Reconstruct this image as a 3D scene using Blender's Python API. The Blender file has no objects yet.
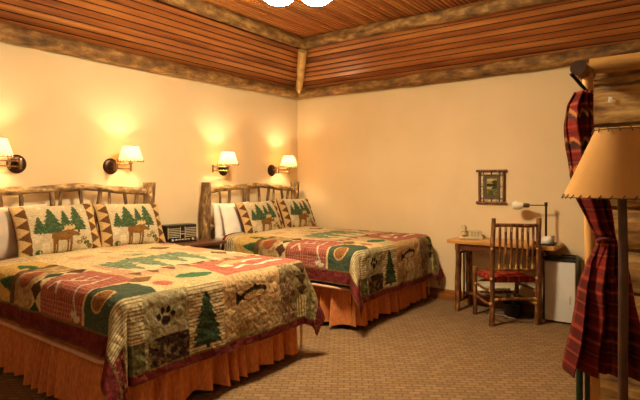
import bpy, bmesh, math, random
import numpy as np
from mathutils import Vector, Matrix
PI = math.pi
C = bpy.context.scene.collection
rnd = random.Random(7)

# ------------------------------------------------------------------ helpers
def lin(c):
    return tuple(((x/255)/12.92 if x/255 <= .04045 else (((x/255)+.055)/1.055)**2.4) for x in c)

def nmat(name):
    m = bpy.data.materials.new(name); m.use_nodes = True
    nt = m.node_tree; nt.nodes.clear()
    out = nt.nodes.new('ShaderNodeOutputMaterial'); b = nt.nodes.new('ShaderNodeBsdfPrincipled')
    nt.links.new(b.outputs[0], out.inputs[0])
    return m, nt, b

def N(nt, t, **kw):
    n = nt.nodes.new(t)
    for k, v in kw.items():
        if k.startswith('i_'): n.inputs[k[2:].replace('_', ' ')].default_value = v
        else: setattr(n, k, v)
    return n

def ramp(nt, fac, stops):
    r = nt.nodes.new('ShaderNodeValToRGB'); e = r.color_ramp.elements
    while len(e) > 1: e.remove(e[-1])
    e[0].position = stops[0][0]; e[0].color = (*lin(stops[0][1]), 1)
    for p, c in stops[1:]:
        x = e.new(p); x.color = (*lin(c), 1)
    nt.links.new(fac, r.inputs[0]); return r

def coords(nt, scale=(1, 1, 1), kind='Object'):
    t = nt.nodes.new('ShaderNodeTexCoord'); mp = nt.nodes.new('ShaderNodeMapping')
    mp.inputs['Scale'].default_value = scale
    nt.links.new(t.outputs[kind], mp.inputs[0]); return mp.outputs[0]

def bump(nt, b, h, strength=.3, dist=.01):
    n = nt.nodes.new('ShaderNodeBump'); n.inputs['Strength'].default_value = strength
    n.inputs['Distance'].default_value = dist
    nt.links.new(h, n.inputs['Height']); nt.links.new(n.outputs[0], b.inputs['Normal']); return n

def simple(name, col, rough=.6, noise=.0, nscale=20, metal=0, bmp=0, **kw):
    m, nt, b = nmat(name)
    b.inputs['Roughness'].default_value = rough; b.inputs['Metallic'].default_value = metal
    co = coords(nt)
    nz = N(nt, 'ShaderNodeTexNoise'); nz.inputs['Scale'].default_value = nscale; nz.inputs['Detail'].default_value = 4
    nt.links.new(co, nz.inputs['Vector'])
    lo = tuple(max(0, c*(1-noise)) for c in col); hi = tuple(min(255, c*(1+noise)) for c in col)
    r = ramp(nt, nz.outputs[0], [(.3, lo), (.7, hi)]); nt.links.new(r.outputs[0], b.inputs['Base Color'])
    if bmp: bump(nt, b, nz.outputs[0], bmp)
    for k, v in kw.items(): b.inputs[k.replace('_', ' ')].default_value = v
    return m

def wood(name, dark, mid, light, scale=(6, 6, 6), rough=.5, bmp=.35, det=8, knots=True, lo=.3, hi=.7):
    m, nt, b = nmat(name); b.inputs['Roughness'].default_value = rough
    co = coords(nt, scale)
    nz = N(nt, 'ShaderNodeTexNoise'); nz.inputs['Scale'].default_value = 1; nz.inputs['Detail'].default_value = det
    nz.inputs['Roughness'].default_value = .62
    nt.links.new(co, nz.inputs['Vector'])
    r = ramp(nt, nz.outputs[0], [(lo, dark), ((lo+hi)/2, mid), (hi, light)])
    nt.links.new(r.outputs[0], b.inputs['Base Color'])
    bump(nt, b, nz.outputs[0], bmp)
    return m

def attr_cloth(name, rough=.9, bscale=60, bstr=.4, quilting=0):
    m, nt, b = nmat(name); b.inputs['Roughness'].default_value = rough
    b.inputs['Specular IOR Level'].default_value = .15
    a = N(nt, 'ShaderNodeVertexColor'); a.layer_name = 'col'
    nz = N(nt, 'ShaderNodeTexNoise'); nz.inputs['Scale'].default_value = bscale; nz.inputs['Detail'].default_value = 5
    nt.links.new(coords(nt), nz.inputs['Vector'])
    r = ramp(nt, nz.outputs[0], [(.3, (205, 205, 205)), (.7, (255, 255, 255))])
    mx = N(nt, 'ShaderNodeMix', data_type='RGBA', blend_type='MULTIPLY'); mx.inputs[0].default_value = 1
    nt.links.new(a.outputs[0], mx.inputs[6]); nt.links.new(r.outputs[0], mx.inputs[7])
    nt.links.new(mx.outputs[2], b.inputs['Base Color'])
    h = nz.outputs[0]
    if quilting:
        v = N(nt, 'ShaderNodeTexVoronoi'); v.inputs['Scale'].default_value = quilting; v.feature = 'DISTANCE_TO_EDGE'
        nt.links.new(coords(nt), v.inputs['Vector'])
        mt = N(nt, 'ShaderNodeMath', operation='MINIMUM'); mt.inputs[1].default_value = .25
        nt.links.new(v.outputs[0], mt.inputs[0])
        ad = N(nt, 'ShaderNodeMath', operation='MULTIPLY_ADD'); ad.inputs[1].default_value = 3
        nt.links.new(mt.outputs[0], ad.inputs[0]); nt.links.new(nz.outputs[0], ad.inputs[2]); h = ad.outputs[0]
    bump(nt, b, h, bstr, .012)
    return m

def link(name, bm, mats, parent=None, smooth=True, loc=None):
    me = bpy.data.meshes.new(name)
    bmesh.ops.recalc_face_normals(bm, faces=bm.faces[:])
    bm.to_mesh(me); bm.free()
    if not isinstance(mats, (list, tuple)): mats = [mats]
    for m in mats: me.materials.append(m)
    if smooth:
        me.polygons.foreach_set('use_smooth', [True]*len(me.polygons))
        try: me.set_sharp_from_angle(angle=math.radians(40))
        except Exception: pass
    o = bpy.data.objects.new(name, me); C.objects.link(o)
    if parent: o.parent = parent
    if loc: o.location = loc
    return o

def struct(name, bm, m, parent=None, smooth=False):
    o = link(name, bm, m, parent, smooth); o['kind'] = 'structure'; return o

def tag(o, label, cat=None, group=None, kind=None):
    if label: o['label'] = label
    if cat: o['category'] = cat
    if group: o['group'] = group
    if kind: o['kind'] = kind
    return o

def thing(name, label, cat, loc=(0, 0, 0), rz=0, group=None):
    o = bpy.data.objects.new(name, None); C.objects.link(o)
    o.empty_display_size = .1; o.location = loc; o.rotation_euler = (0, 0, rz)
    return tag(o, label, cat, group)

def copy_tree(o, parent=None):
    c = o.copy(); C.objects.link(c); c.parent = parent
    for ch in list(o.children): copy_tree(ch, c)
    return c

def B(): return bmesh.new()

def box(bm, lo, hi, bev=0, mi=0, rot=None):
    lo = Vector(lo); hi = Vector(hi)
    r = bmesh.ops.create_cube(bm, size=1)
    vs = r['verts']; c = (lo+hi)/2; s = hi-lo
    for v in vs: v.co = Vector((v.co.x*s.x, v.co.y*s.y, v.co.z*s.z))
    fs = set(f for v in vs for f in v.link_faces)
    if bev:
        es = list(set(e for v in vs for e in v.link_edges))
        q = bmesh.ops.bevel(bm, geom=es, offset=bev, segments=2, affect='EDGES', profile=.6)
        vs = list(set(v for f in q['faces'] for v in f.verts)) 
        fs = set(f for v in vs for f in v.link_faces)
        vs = list(set(v for f in fs for v in f.verts))
    for v in vs:
        if rot is not None: v.co = rot @ v.co
        v.co += c
    for f in fs: f.material_index = mi
    return vs

def tube(bm, pts, rads, seg=12, mi=0, caps=True, jit=0, seed=0):
    """swept round tube with per-point radius, jit gives the knobbly outline of a natural branch"""
    rr = random.Random(seed)
    pts = [Vector(p) for p in pts]
    if not hasattr(rads, '__len__'): rads = [rads]*len(pts)
    rings = []
    up = None
    ph = [rr.uniform(0, 6.28) for _ in range(4)]
    for i, p in enumerate(pts):
        d = (pts[min(i+1, len(pts)-1)]-pts[max(i-1, 0)]).normalized()
        if up is None:
            up = Vector((0, 0, 1)) if abs(d.z) < .9 else Vector((1, 0, 0))
        a = d.cross(up).normalized(); b = d.cross(a).normalized(); up = b.cross(d)*1.0 if False else up
        ring = []
        for k in range(seg):
            t = 2*PI*k/seg
            r = rads[i]*(1+jit*(math.sin(2*t+ph[0]+i*.7)+.6*math.sin(3*t+ph[1]-i*1.1)+.5*rr.uniform(-1, 1)))
            ring.append(bm.verts.new(p+a*math.cos(t)*r+b*math.sin(t)*r))
        rings.append(ring)
    for i in range(len(rings)-1):
        for k in range(seg):
            f = bm.faces.new((rings[i][k], rings[i][(k+1) % seg], rings[i+1][(k+1) % seg], rings[i+1][k])); f.material_index = mi
    if caps:
        f = bm.faces.new(rings[0][::-1]); f.material_index = mi if caps is True else caps[0]
        f = bm.faces.new(rings[-1]); f.material_index = mi if caps is True else caps[0]
    return rings

def branch(bm, p, q, r0, r1=None, n=8, wob=.006, jit=.05, seed=0, seg=12, mi=0, caps=True, bow=(0, 0, 0)):
    rr = random.Random(seed*13+5); r1 = r0 if r1 is None else r1
    p = Vector(p); q = Vector(q); pts = []; rs = []
    a1, a2, a3, a4 = [rr.uniform(0, 6.28) for _ in range(4)]
    d = (q-p).normalized(); u = d.cross(Vector((0, 0, 1)) if abs(d.z) < .9 else Vector((1, 0, 0))).normalized(); w = d.cross(u)
    for i in range(n+1):
        t = i/n; e = math.sin(PI*t)
        pts.append(p.lerp(q, t)+u*wob*e*math.sin(4*t+a1)*1.5+w*wob*e*math.sin(5*t+a2)*1.5+Vector(bow)*e)
        rs.append((r0*(1-t)+r1*t)*(1+jit*math.sin(9*t+a3)+jit*.7*rr.uniform(-1, 1)))
    return tube(bm, pts, rs, seg, mi, caps, jit*.6, seed)

def lathe(bm, prof, seg=32, c=(0, 0, 0), M=None, mi=0, closed=False):
    rings = []
    for r, z in prof:
        ring = []
        for k in range(seg):
            t = 2*PI*k/seg
            v = Vector((r*math.cos(t), r*math.sin(t), z))
            if M is not None: v = M @ v
            ring.append(bm.verts.new(v+Vector(c)))
        rings.append(ring)
    for i in range(len(rings)-1):
        for k in range(seg):
            f = bm.faces.new((rings[i][k], rings[i][(k+1) % seg], rings[i+1][(k+1) % seg], rings[i+1][k])); f.material_index = mi
    if closed:
        for ring in (rings[0], rings[-1]):
            try: bm.faces.new(ring).material_index = mi
            except Exception: pass
    else:
        for ring, pr in ((rings[0], prof[0]), (rings[-1], prof[-1])):
            if pr[0] < 1e-3: 
                bmesh.ops.remove_doubles(bm, verts=ring, dist=2e-3)
    return rings

def grid_mesh(name, P, mat, parent=None, cols=None, mask=None, wrapu=False):
    """P: (nu,nv,3) array of points -> quad sheet; cols: (nu,nv,3) linear colours"""
    nu, nv = P.shape[:2]
    idx = np.arange(nu*nv).reshape(nu, nv)
    if wrapu: idx = np.vstack([idx, idx[:1]])
    q = np.stack([idx[:-1, :-1], idx[1:, :-1], idx[1:, 1:], idx[:-1, 1:]], -1).reshape(-1, 4)
    me = bpy.data.meshes.new(name)
    me.vertices.add(nu*nv); me.vertices.foreach_set('co', P.reshape(-1).astype(np.float32))
    me.loops.add(q.size); me.loops.foreach_set('vertex_index', q.reshape(-1).astype(np.int32))
    me.polygons.add(len(q)); me.polygons.foreach_set('loop_start', np.arange(0, q.size, 4, dtype=np.int32))
    me.polygons.foreach_set('use_smooth', np.ones(len(q), dtype=bool))
    me.update(calc_edges=True); me.validate()
    if cols is not None:
        ca = me.color_attributes.new('col', 'FLOAT_COLOR', 'POINT')
        rgba = np.ones((nu*nv, 4), np.float32); rgba[:, :3] = cols.reshape(-1, 3)
        ca.data.foreach_set('color', rgba.reshape(-1))
    me.materials.append(mat)
    o = bpy.data.objects.new(name, me); C.objects.link(o)
    if parent: o.parent = parent
    return o

# smooth pseudo noise for numpy
def vnoise(x, y, seed=0):
    rs = np.random.RandomState(seed); T = rs.rand(64, 64)
    xi = np.floor(x).astype(int); yi = np.floor(y).astype(int); fx = x-xi; fy = y-yi
    fx = fx*fx*(3-2*fx); fy = fy*fy*(3-2*fy)
    g = lambda a, b: T[a % 64, b % 64]
    return (g(xi, yi)*(1-fx)+g(xi+1, yi)*fx)*(1-fy)+(g(xi, yi+1)*(1-fx)+g(xi+1, yi+1)*fx)*fy
def fbm(x, y, seed=0):
    return (vnoise(x, y, seed)+.5*vnoise(2*x+7, 2*y+3, seed+1)+.25*vnoise(4*x, 4*y+9, seed+2))/1.75

# ------------------------------------------------------------------ painting of woven patterns
class Paint:
    def __init__(s, U, V, base):
        s.U = U; s.V = V; s.c = np.empty(U.shape+(3,)); s.c[:] = lin(base)
    def put(s, m, col, a=1.0):
        if not isinstance(a, np.ndarray): a = np.full(s.U.shape, float(a))
        a = (a*m)[..., None]
        s.c = s.c*(1-a)+np.array(lin(col))*a
    def rect(s, u0, u1, v0, v1): return (s.U >= u0) & (s.U < u1) & (s.V >= v0) & (s.V < v1)
    def poly(s, pts):
        ins = np.zeros(s.U.shape, bool); n = len(pts)
        for i in range(n):
            (x0, y0), (x1, y1) = pts[i], pts[(i+1) % n]
            if y0 == y1: continue
            c = ((s.V >= min(y0, y1)) & (s.V < max(y0, y1)) & (s.U < x0+(s.V-y0)*(x1-x0)/(y1-y0)))
            ins ^= c
        return ins
    def ell(s, cu, cv, ru, rv, ang=0):
        du = s.U-cu; dv = s.V-cv; ca, sa = math.cos(ang), math.sin(ang)
        return ((du*ca+dv*sa)/ru)**2+((-du*sa+dv*ca)/rv)**2 < 1
    def line(s, pts, w):
        m = np.zeros(s.U.shape, bool)
        for (x0, y0), (x1, y1) in zip(pts[:-1], pts[1:]):
            dx, dy = x1-x0, y1-y0; L = dx*dx+dy*dy+1e-9
            t = np.clip(((s.U-x0)*dx+(s.V-y0)*dy)/L, 0, 1)
            m |= (s.U-x0-t*dx)**2+(s.V-y0-t*dy)**2 < w*w/4
        return m
    def pine(s, cu, v0, v1, hw, col, up=1, sd=0):
        """conifer: apex at v0, foot at v1 (v1 may be less than v0), ragged layered outline"""
        t = (s.V-v0)/(v1-v0)
        lay = (t*6) % 1
        w = hw*(.10+.75*t+.28*lay*np.minimum(1, t*2))*(1+.25*(vnoise(s.U*90, s.V*90, sd)-.5))
        m = (t > 0) & (t < .92) & (np.abs(s.U-cu) < w)
        s.put(m, col); s.put(m & (vnoise(s.U*120, s.V*120, sd+3) > .62), tuple(c*1.45 for c in col), .6)
        s.put((t >= .92) & (t < 1) & (np.abs(s.U-cu) < hw*.12), (75, 50, 30))
    def moose(s, cu, cv, k, col=(124, 84, 36), flip=1, vs=-1):
        """moose looking towards +u: body, hump, head, antlers, legs. vs=-1: v grows downward"""
        f = lambda pts: [(cu+flip*x*k, cv-vs*-1*0+vs*-1*(-y)*k*-1*-1 if False else cv+vs*y*k) for x, y in pts]
        m = s.poly(f([(-.5, .12), (-.46, .30), (-.2, .30), (.02, .36), (.2, .40), (.34, .36), (.46, .30), (.62, .22), (.66, .12), (.56, .08), (.42, .12), (.34, .10), (.26, -.02), (.1, -.06), (-.2, -.02), (-.34, .0), (-.44, .0)]))
        for x0, x1, b in ((-.46, -.36, -.1), (-.34, -.27, -.05), (.08, .15, 0), (.2, .29, 0)):
            m |= s.poly(f([(x0, .1), (x1+.04, .1), (x1, -.25), (x1, -.5), (x0+.01, -.5), (x0+.0, -.2)]))
        s.put(m, col)
        s.put(m & (vnoise(s.U*80, s.V*80, 5) > .6), (140, 98, 50), .6)
        an = s.poly(f([(.28, .36), (.12, .40), (.02, .56), (.12, .52), (.16, .62), (.22, .52), (.30, .62), (.34, .50), (.44, .60), (.50, .48), (.44, .40)]))
        s.put(an, (202, 170, 112))

CREAM = (214, 190, 140); TAN = (186, 154, 104); OLIV = (142, 134, 98); GREEN = (86, 94, 68); DGREEN = (56, 72, 48)
BROWN = (92, 62, 36); DBROWN = (52, 32, 22); RED = (166, 88, 70); BURG = (118, 38, 38); SAGE = (150, 146, 104)

def quilt_paint(U, V):
    p = Paint(U, V, CREAM)
    def mott(m, col, lvl=.5, sc=45, sd=0, a=.8): p.put(m & (fbm(U*sc, V*sc, sd) > lvl), col, a)
    def plaid(u0, u1, v0, v1, base=RED):
        m = p.rect(u0, u1, v0, v1); p.put(m, base)
        p.put(m & (((U*36) % 1 < .22) | ((V*36) % 1 < .22)), (206, 150, 120), .55)
        p.put(m & ((((U*36)+.5) % 1 < .22) | (((V*36)+.5) % 1 < .22)), (132, 48, 42), .3)
        return m
    def stripes(u0, u1, v0, v1, along='v', n=40, base=CREAM, col=(96, 70, 44), duty=.34):
        m = p.rect(u0, u1, v0, v1); p.put(m, base)
        t = (V if along == 'v' else U)*n
        p.put(m & ((t % 1) < duty), col, .85); return m
    # generic top patchwork -------------------------------------------------
    r = random.Random(3)
    v = .30; row = 0
    while v < 2.0:
        h = [.30, .26, .34, .28][row % 4]; u = .26+(.1 if row % 2 else 0)
        while u < 1.5:
            w = r.choice([.22, .30, .36]); c = r.choice([CREAM, (200, 172, 122), (208, 182, 132), (198, 136, 108), (172, 162, 120), (210, 166, 116), (200, 148, 114), CREAM])
            m = p.rect(u, u+w, v, v+h); p.put(m, c, .8)
            k = r.randint(0, 5)
            if k == 0: p.put(p.ell(u+w/2, v+h/2, w*.35, h*.22, .6), (104, 124, 88))
            if k == 1: p.put(p.poly([(u+w/2, v+.03), (u+w-.03, v+h/2), (u+w/2, v+h-.03), (u+.03, v+h/2)]), (120, 84, 48))
            if k == 2:
                for q in range(5): p.put(p.poly([(u+w*q/5, v), (u+w*(q+1)/5, v), (u+w*(q+.5)/5, v+.07)]), (112, 78, 46))
            if k == 3: p.put(p.line([(u+.03, v+.04), (u+w*.5, v+h*.4), (u+w-.04, v+h*.9)], .02), (120, 60, 50))
            if k == 4: p.put(p.ell(u+w/2, v+h/2, w*.28, h*.28), (206, 160, 120))
            u += w
        v += h; row += 1
    # big green pines lying on the top
    p.put(p.rect(.42, 1.20, 1.02, 1.66), (212, 188, 142))
    for cu, v0, v1 in ((.52, 1.60, 1.14), (.72, 1.66, 1.06), (.92, 1.56, 1.10), (1.10, 1.64, 1.06)):
        p.pine(cu, v0, v1, .13, (108, 122, 90))
    for k in range(9):
        cu = .34+k*.135
        p.put(p.poly([(cu, 1.64), (cu+.11, 1.67), (cu+.05, 1.76)]), (120, 86, 50))
    # left column (side drop) -------------------------------------------------
    stripes(-.32, .30, .30, .60, 'v', 30, CREAM, (120, 92, 58), .3)
    p.put(p.rect(-.32, .26, .60, .92), (204, 166, 92))
    for cu, vv in ((.10, .66), (.12, .78), (-.08, .72)): p.pine(cu, vv+.02, vv+.20, .07, (56, 84, 46))
    p.put(p.rect(-.32, .26, .90, .96), (110, 78, 44))
    m = p.rect(-.32, .26, .96, 1.22); p.put(m, TAN); mott(m, (150, 118, 70), .52, 30, 4)
    p.put(p.ell(.0, 1.08, .09, .07), (128, 84, 50)); mott(p.ell(0, 1.08, .09, .07), (176, 60, 44), .5, 60, 9)
    for k in range(4):
        cu = -.30+k*.15
        p.put(p.poly([(cu, 1.26), (cu+.075, 1.20), (cu+.15, 1.26), (cu+.075, 1.33)]), (88, 58, 36) if k % 2 else (54, 74, 46))
    plaid(-.32, .30, 1.33, 1.84)
    TW = (214, 196, 166)
    for pts in ([(-.18, 1.78), (.02, 1.70), (.24, 1.66)], [(-.05, 1.40), (.06, 1.50), (.16, 1.62)], [(.06, 1.50), (.16, 1.46)], [(.02, 1.46), (-.06, 1.52)], [(.10, 1.56), (.22, 1.54)]):
        p.put(p.line(pts, .016), TW)
    for q in ((-.18, 1.78), (-.16, 1.74)): p.put(p.ell(q[0], q[1], .022, .03), TW)
    m = p.rect(-.32, .24, 1.86, 2.17); p.put(m, (74, 86, 64)); 
    e = p.ell(-.03, 1.99, .092, .068, .3); p.put(e, (206, 164, 104)); e2 = p.ell(-.03, 1.99, .078, .055, .3)
    p.put(e2, (112, 72, 40)); p.put(e2 & (((U*55) % 1 < .4) ^ ((V*55) % 1 < .4)), (190, 130, 70), .8)
    # inner row next to the foot --------------------------------------------
    m = p.rect(.30, .60, 1.80, 2.16); p.put(m, (216, 182, 128))
    p.put(p.poly([(.24, 1.84), (.33, 1.78), (.42, 1.84), (.33, 1.93)]), (128, 94, 56))
    p.put(p.ell(.36, 2.03, .075, .075), (214, 172, 124)); e = p.ell(.36, 2.03, .06, .06); p.put(e, (158, 62, 50))
    p.put(e & (((U+V)*60 % 1 < .4) | ((U-V)*60 % 1 < .3)), (216, 150, 120), .6)
    m = p.rect(.50, .86, 1.78, 2.16); p.put(m, (190, 172, 122))
    p.put(p.ell(.64, 1.98, .13, .055, .2), (70, 108, 68))
    plaid(.80, 1.60, 1.70, 2.12)
    p.put(p.ell(1.12, 1.82, .18, .045, -.2), (196, 158, 104)); p.put(p.ell(1.0, 1.90, .05, .05), (222, 204, 160))
    p.put(p.line([(1.0, 2.0), (1.12, 1.96), (1.22, 2.0), (1.36, 1.95), (1.5, 1.98)], .03), (226, 208, 176))
    p.put(p.line([(1.22, 1.84), (1.34, 1.8), (1.42, 1.84)], .03), (226, 208, 176))
    # foot drop -----------------------------------------------------------------
    stripes(-.40, .13, 2.14, 2.42, 'v', 46, (216, 196, 146), (104, 74, 46), .34)
    m = p.rect(-.40, .13, 2.42, 2.9); p.put(m, (56, 28, 24))
    m = p.rect(-.0, .13, 2.40, 2.9); p.put(m, (112, 108, 62)); mott(m, (84, 70, 40), .5, 50, 2)
    m = p.rect(-.10, .02, 2.36, 2.9); p.put(m, (150, 132, 92)); mott(m, (92, 66, 40), .48, 60, 3)
    m = p.rect(-.40, -.1, 2.36, 2.66); p.put(m, (104, 34, 30)); mott(m, (180, 120, 90), .6, 70, 6, .5)
    m = p.rect(.13, .45, 2.14, 2.9); p.put(m, (162, 150, 110)); mott(m, (180, 164, 120), .55, 60, 5, .5)
    for du, dv, ru, rv in ((0, .025, .036, .028), (-.050, -.002, .015, .020), (-.022, -.034, .015, .022), (.020, -.036, .015, .022), (.052, -.008, .015, .020)):
        p.put(p.ell(.28+du, 2.29+dv, ru, rv), (46, 26, 18))
    m = p.rect(.15, .45, 2.40, 2.9); p.put(m, (58, 34, 22)); mott(m, (122, 96, 58), .56, 40, 7)
    m = p.rect(.13, .19, 2.40, 2.9); mott(m, (128, 108, 66), .5, 50, 7)
    m = stripes(.45, .72, 2.14, 2.9, 'v', 46, (212, 188, 138), (108, 76, 46), .32)
    p.pine(.585, 2.20, 2.55, .115, (50, 64, 40), sd=2)
    m = p.rect(.72, 1.28, 2.12, 2.9); p.put(m, (206, 168, 116)); 
    p.put(m & (fbm(U*45, V*45, 11) > .70-.55*np.clip((V-2.26)/.3, 0, 1)), (138, 110, 70), .7)
    p.put(m & (fbm(U*60, V*60, 14) > .62), (214, 172, 110), .4)
    fish = p.ell(1.01, 2.28, .125, .044, -.12)
    fish |= p.poly([(.90, 2.29), (.84, 2.25), (.85, 2.35), (.90, 2.31)]) | p.poly([(.98, 2.26), (1.02, 2.215), (1.06, 2.25)])
    p.put(fish, (52, 40, 28)); p.put(p.ell(1.015, 2.292, .095, .026, -.12), (214, 176, 122)); p.put(p.line([(.93, 2.272), (1.10, 2.252)], .012), (96, 74, 48))
    m = p.rect(1.28, 1.47, 2.12, 2.9); p.put(m, (164, 146, 104)); mott(m, (120, 92, 62), .47, 60, 12); mott(p.rect(1.3, 1.45, 2.22, 2.6), (112, 46, 34), .6, 60, 15)
    p.put(p.rect(1.47, 1.63, 2.12, 2.9), (156, 140, 92))
    for k in range(3):
        p.put(p.poly([(1.47, 2.14+k*.09), (1.63, 2.14+k*.09), (1.55, 2.225+k*.09)]), (88, 62, 38))
    stripes(1.475, 1.63, 2.39, 2.60, 'u', 38, (218, 198, 136), (112, 92, 52), .35)
    # right column / right drop
    m = p.rect(1.63, 1.95, .3, 2.9); p.put(m, (158, 140, 92)); mott(m, (108, 92, 52), .52, 30, 21)
    plaid(1.60, 1.95, .9, 1.35)
    p.put(p.rect(1.60, 1.95, 1.35, 1.66), (74, 86, 64))
    # burgundy border --------------------------------------------------------------
    bd = (U < -.215) | (U > 1.60+.24) | (V > 2.565)
    bd &= (V > .3)
    p.put(bd, (122, 46, 42)); mott(bd, (96, 32, 32), .5, 25, 30, .7)
    p.put((V > 2.56) & (V < 2.57), (120, 98, 56)); p.put((U > -.22) & (U < -.21), (120, 98, 56))
    hem = (V > 2.62) | (U < -.325) | (U > 1.925); p.put(hem, (112, 92, 52), .8)
    p.put(V < .44, (112, 34, 34))
    # seams
    w = .35+.65*fbm(U*50, V*50, 40); p.c *= (.86+.2*fbm(U*90, V*90, 41))[..., None]
    return p.c

def drop(d, r, flare):
    """arc length past the start of the rounded edge -> outwards, downwards"""
    a = np.clip(d/r, 0, PI/2); rest = np.clip(d-r*PI/2, 0, None)
    return r*np.sin(a)+rest*flare, r*(1-np.cos(a))+rest*math.sqrt(1-flare*flare)

def make_quilt():
    r = .085; W = 1.60; L = 2.12; T = .775
    du = .0068
    us = np.arange(-.335, W+.335, du); vs = np.arange(.40, 2.63, du)
    U, V = np.meshgrid(us, vs, indexing='ij')
    cols = quilt_paint(U, V)
    o = .04                                             # cloth starts to curve here
    dl = np.clip(o-U, 0, None); dr = np.clip(U-(W-o), 0, None); df = np.clip(V-(L-o), 0, None)
    ds = np.maximum(dl, dr); sgn = np.where(dl > 0, -1., 1.)
    D = np.hypot(ds, df); th = np.arctan2(df, ds+1e-9)
    corner = (ds > 0) & (df > 0)
    outw, down = drop(D, r, .05)
    late = np.clip((D-.12)/.4, 0, 1)
    # fold at each corner: cloth spare is thrown out in one cone with a hollow beside it
    fold = np.where(corner, late*(np.where(sgn < 0, .17, .14)*np.exp(-((th-.80)/.30)**2)+.03*np.cos(th*10)-.0), 0)
    ripple = late*(.014*np.sin(V*13+1.2*np.sin(V*5))*(ds > 0)*(~corner)+.012*np.sin(U*12+np.sin(U*7+1))*(df > 0)*(~corner))
    outw = outw+fold+ripple
    dirx = np.where(corner, np.cos(th), (ds > 0)*1.0); diry = np.where(corner, np.sin(th), (df > 0)*1.0)
    bu = np.clip(U, o, W-o)-W/2; bv = np.minimum(V, L-o)
    Y = bu+sgn*dirx*outw; X = bv+diry*outw
    Z = T-down
    cx = np.clip(1-((U-W/2)/(W/2))**2, 0, 1)*np.clip((L-V)/.5, 0, 1)
    Z = Z+.022*cx+.022*np.clip(1-np.abs(V-.42)/.25, 0, 1)*(1-late)
    top = 1-np.clip(D/.1, 0, 1)
    puff = (fbm(U*9, V*9, 50)-.5)*.018+(fbm(U*26, V*26, 52)-.5)*.006
    Z = Z+puff*top; X = X+puff*(1-top)*diry; Y = Y+puff*(1-top)*dirx*sgn
    P = np.stack([X, Y, Z], -1)
    return grid_mesh('quilt', P, M['quilt'], None, cols)

def make_skirt(parent):
    bm_pts = []
    panels = [((.30, -.765), (2.06, -.765), (0, -1)), ((2.085, -.755), (2.085, .755), (1, 0)), ((2.06, .765), (.30, .765), (0, 1))]
    for k, (a, b, n) in enumerate(panels):
        L = math.hypot(b[0]-a[0], b[1]-a[1]); ns = int(L/.008); nz = 14
        s = np.linspace(0, L, ns)[:, None]; t = np.linspace(0, 1, nz)[None, :]
        ph = s*48+2.2*np.sin(s*6.1+k)+1.5*np.sin(s*13+2*k)
        sn = np.sin(ph); w = (np.sign(sn)*np.abs(sn)**.7+.4*np.sin(ph*1.9+1+k))*(.010+.036*t**.7)*(.8+.35*np.sin(s*9+k))
        w += .012*t*np.sin(s*7+k)+.012*t
        z = .40*(1-t)+(.045+.006*np.sin(s*23+k))*t
        x = a[0]+(b[0]-a[0])*s/L+n[0]*w; y = a[1]+(b[1]-a[1])*s/L+n[1]*w
        P = np.stack([x, y, z+0*x], -1)
        grid_mesh('skirt_panel', P, M['skirt'], parent)

def make_bed(label, loc):
    t = thing('bed', label, 'bed', loc, 0, 'log beds with rust bed skirts')
    hb = B()
    branch(hb, (.09, 0, .62), (.09, 0, .62), .001) if False else None
    pl = link('post', post_bm(-.80, 1), [M['bark'], M['cut']], t)
    pr_ = link('post', post_bm(.80, 2), [M['bark'], M['cut']], t)
    b = B()
    pts = []; rs = []
    for i in range(25):
        q = i/24; y = -.76+1.52*q
        pts.append((.09+.004*math.sin(q*9), y, 1.285+.055*math.sin(PI*q)**1.0+.006*math.sin(q*14))); rs.append(.034*(1+.10*math.sin(q*17)+.06*math.sin(q*41)))
    tube(b, pts, rs, 12, 0, True, .05, 3)
    link('top_rail', b, M['bark_light'], t)
    b = B(); branch(b, (.09, -.76, .86), (.09, .76, .86), .035, seed=9, n=14); link('lower_rail', b, M['bark_light'], t)
    ys = [(-.60, -.56), (-.44, -.42), (-.19, -.17), (-.10, -.13), (.07, .10), (.27, .20), (.36, .38), (.52, .54), (.66, .62)]
    for i, (yt, yb) in enumerate(ys):
        q = (yt+.76)/1.52
        b = B(); branch(b, (.09, yt, 1.27+.055*math.sin(PI*q)), (.09, yb, .88), .013+.004*(i % 3), .018, seed=20+i, wob=.006, n=8, seg=9)
        link('spindle', b, M['bark'], t)
    b = B(); box(b, (.14, -.715, .17), (2.03, .715, .40), .03)
    link('box_spring', b, M['linen'], t)
    b = B(); tube(b, [(.2, -.835, .412), (1.0, -.842, .41), (2.0, -.842, .405), (2.09, -.80, .40), (2.115, -.70, .40), (2.115, 0, .40), (2.115, .70, .40), (2.09, .79, .40), (2.0, .806, .40), (.2, .802, .402)], .013, 8)
    link('skirt_piping', b, M['piping'], t)
    b = B(); box(b, (.15, -.765, .405), (2.09, .765, .765), .07); link('mattress', b, M['linen'], t)
    for x in (.3, 1.95):
        for y in (-.66, .66):
            b = B(); lathe(b, [(.001, 0), (.03, .0), (.03, .02), (.022, .03), (.022, .18)], 14, (x, y, 0)); link('leg', b, M['darkmetal'], t)
    b = B(); box(b, (2.125, .775, .07), (2.130, .800, .30)); link('skirt_tie', b, M['cut'], t)
    make_skirt(t)
    return t

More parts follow.
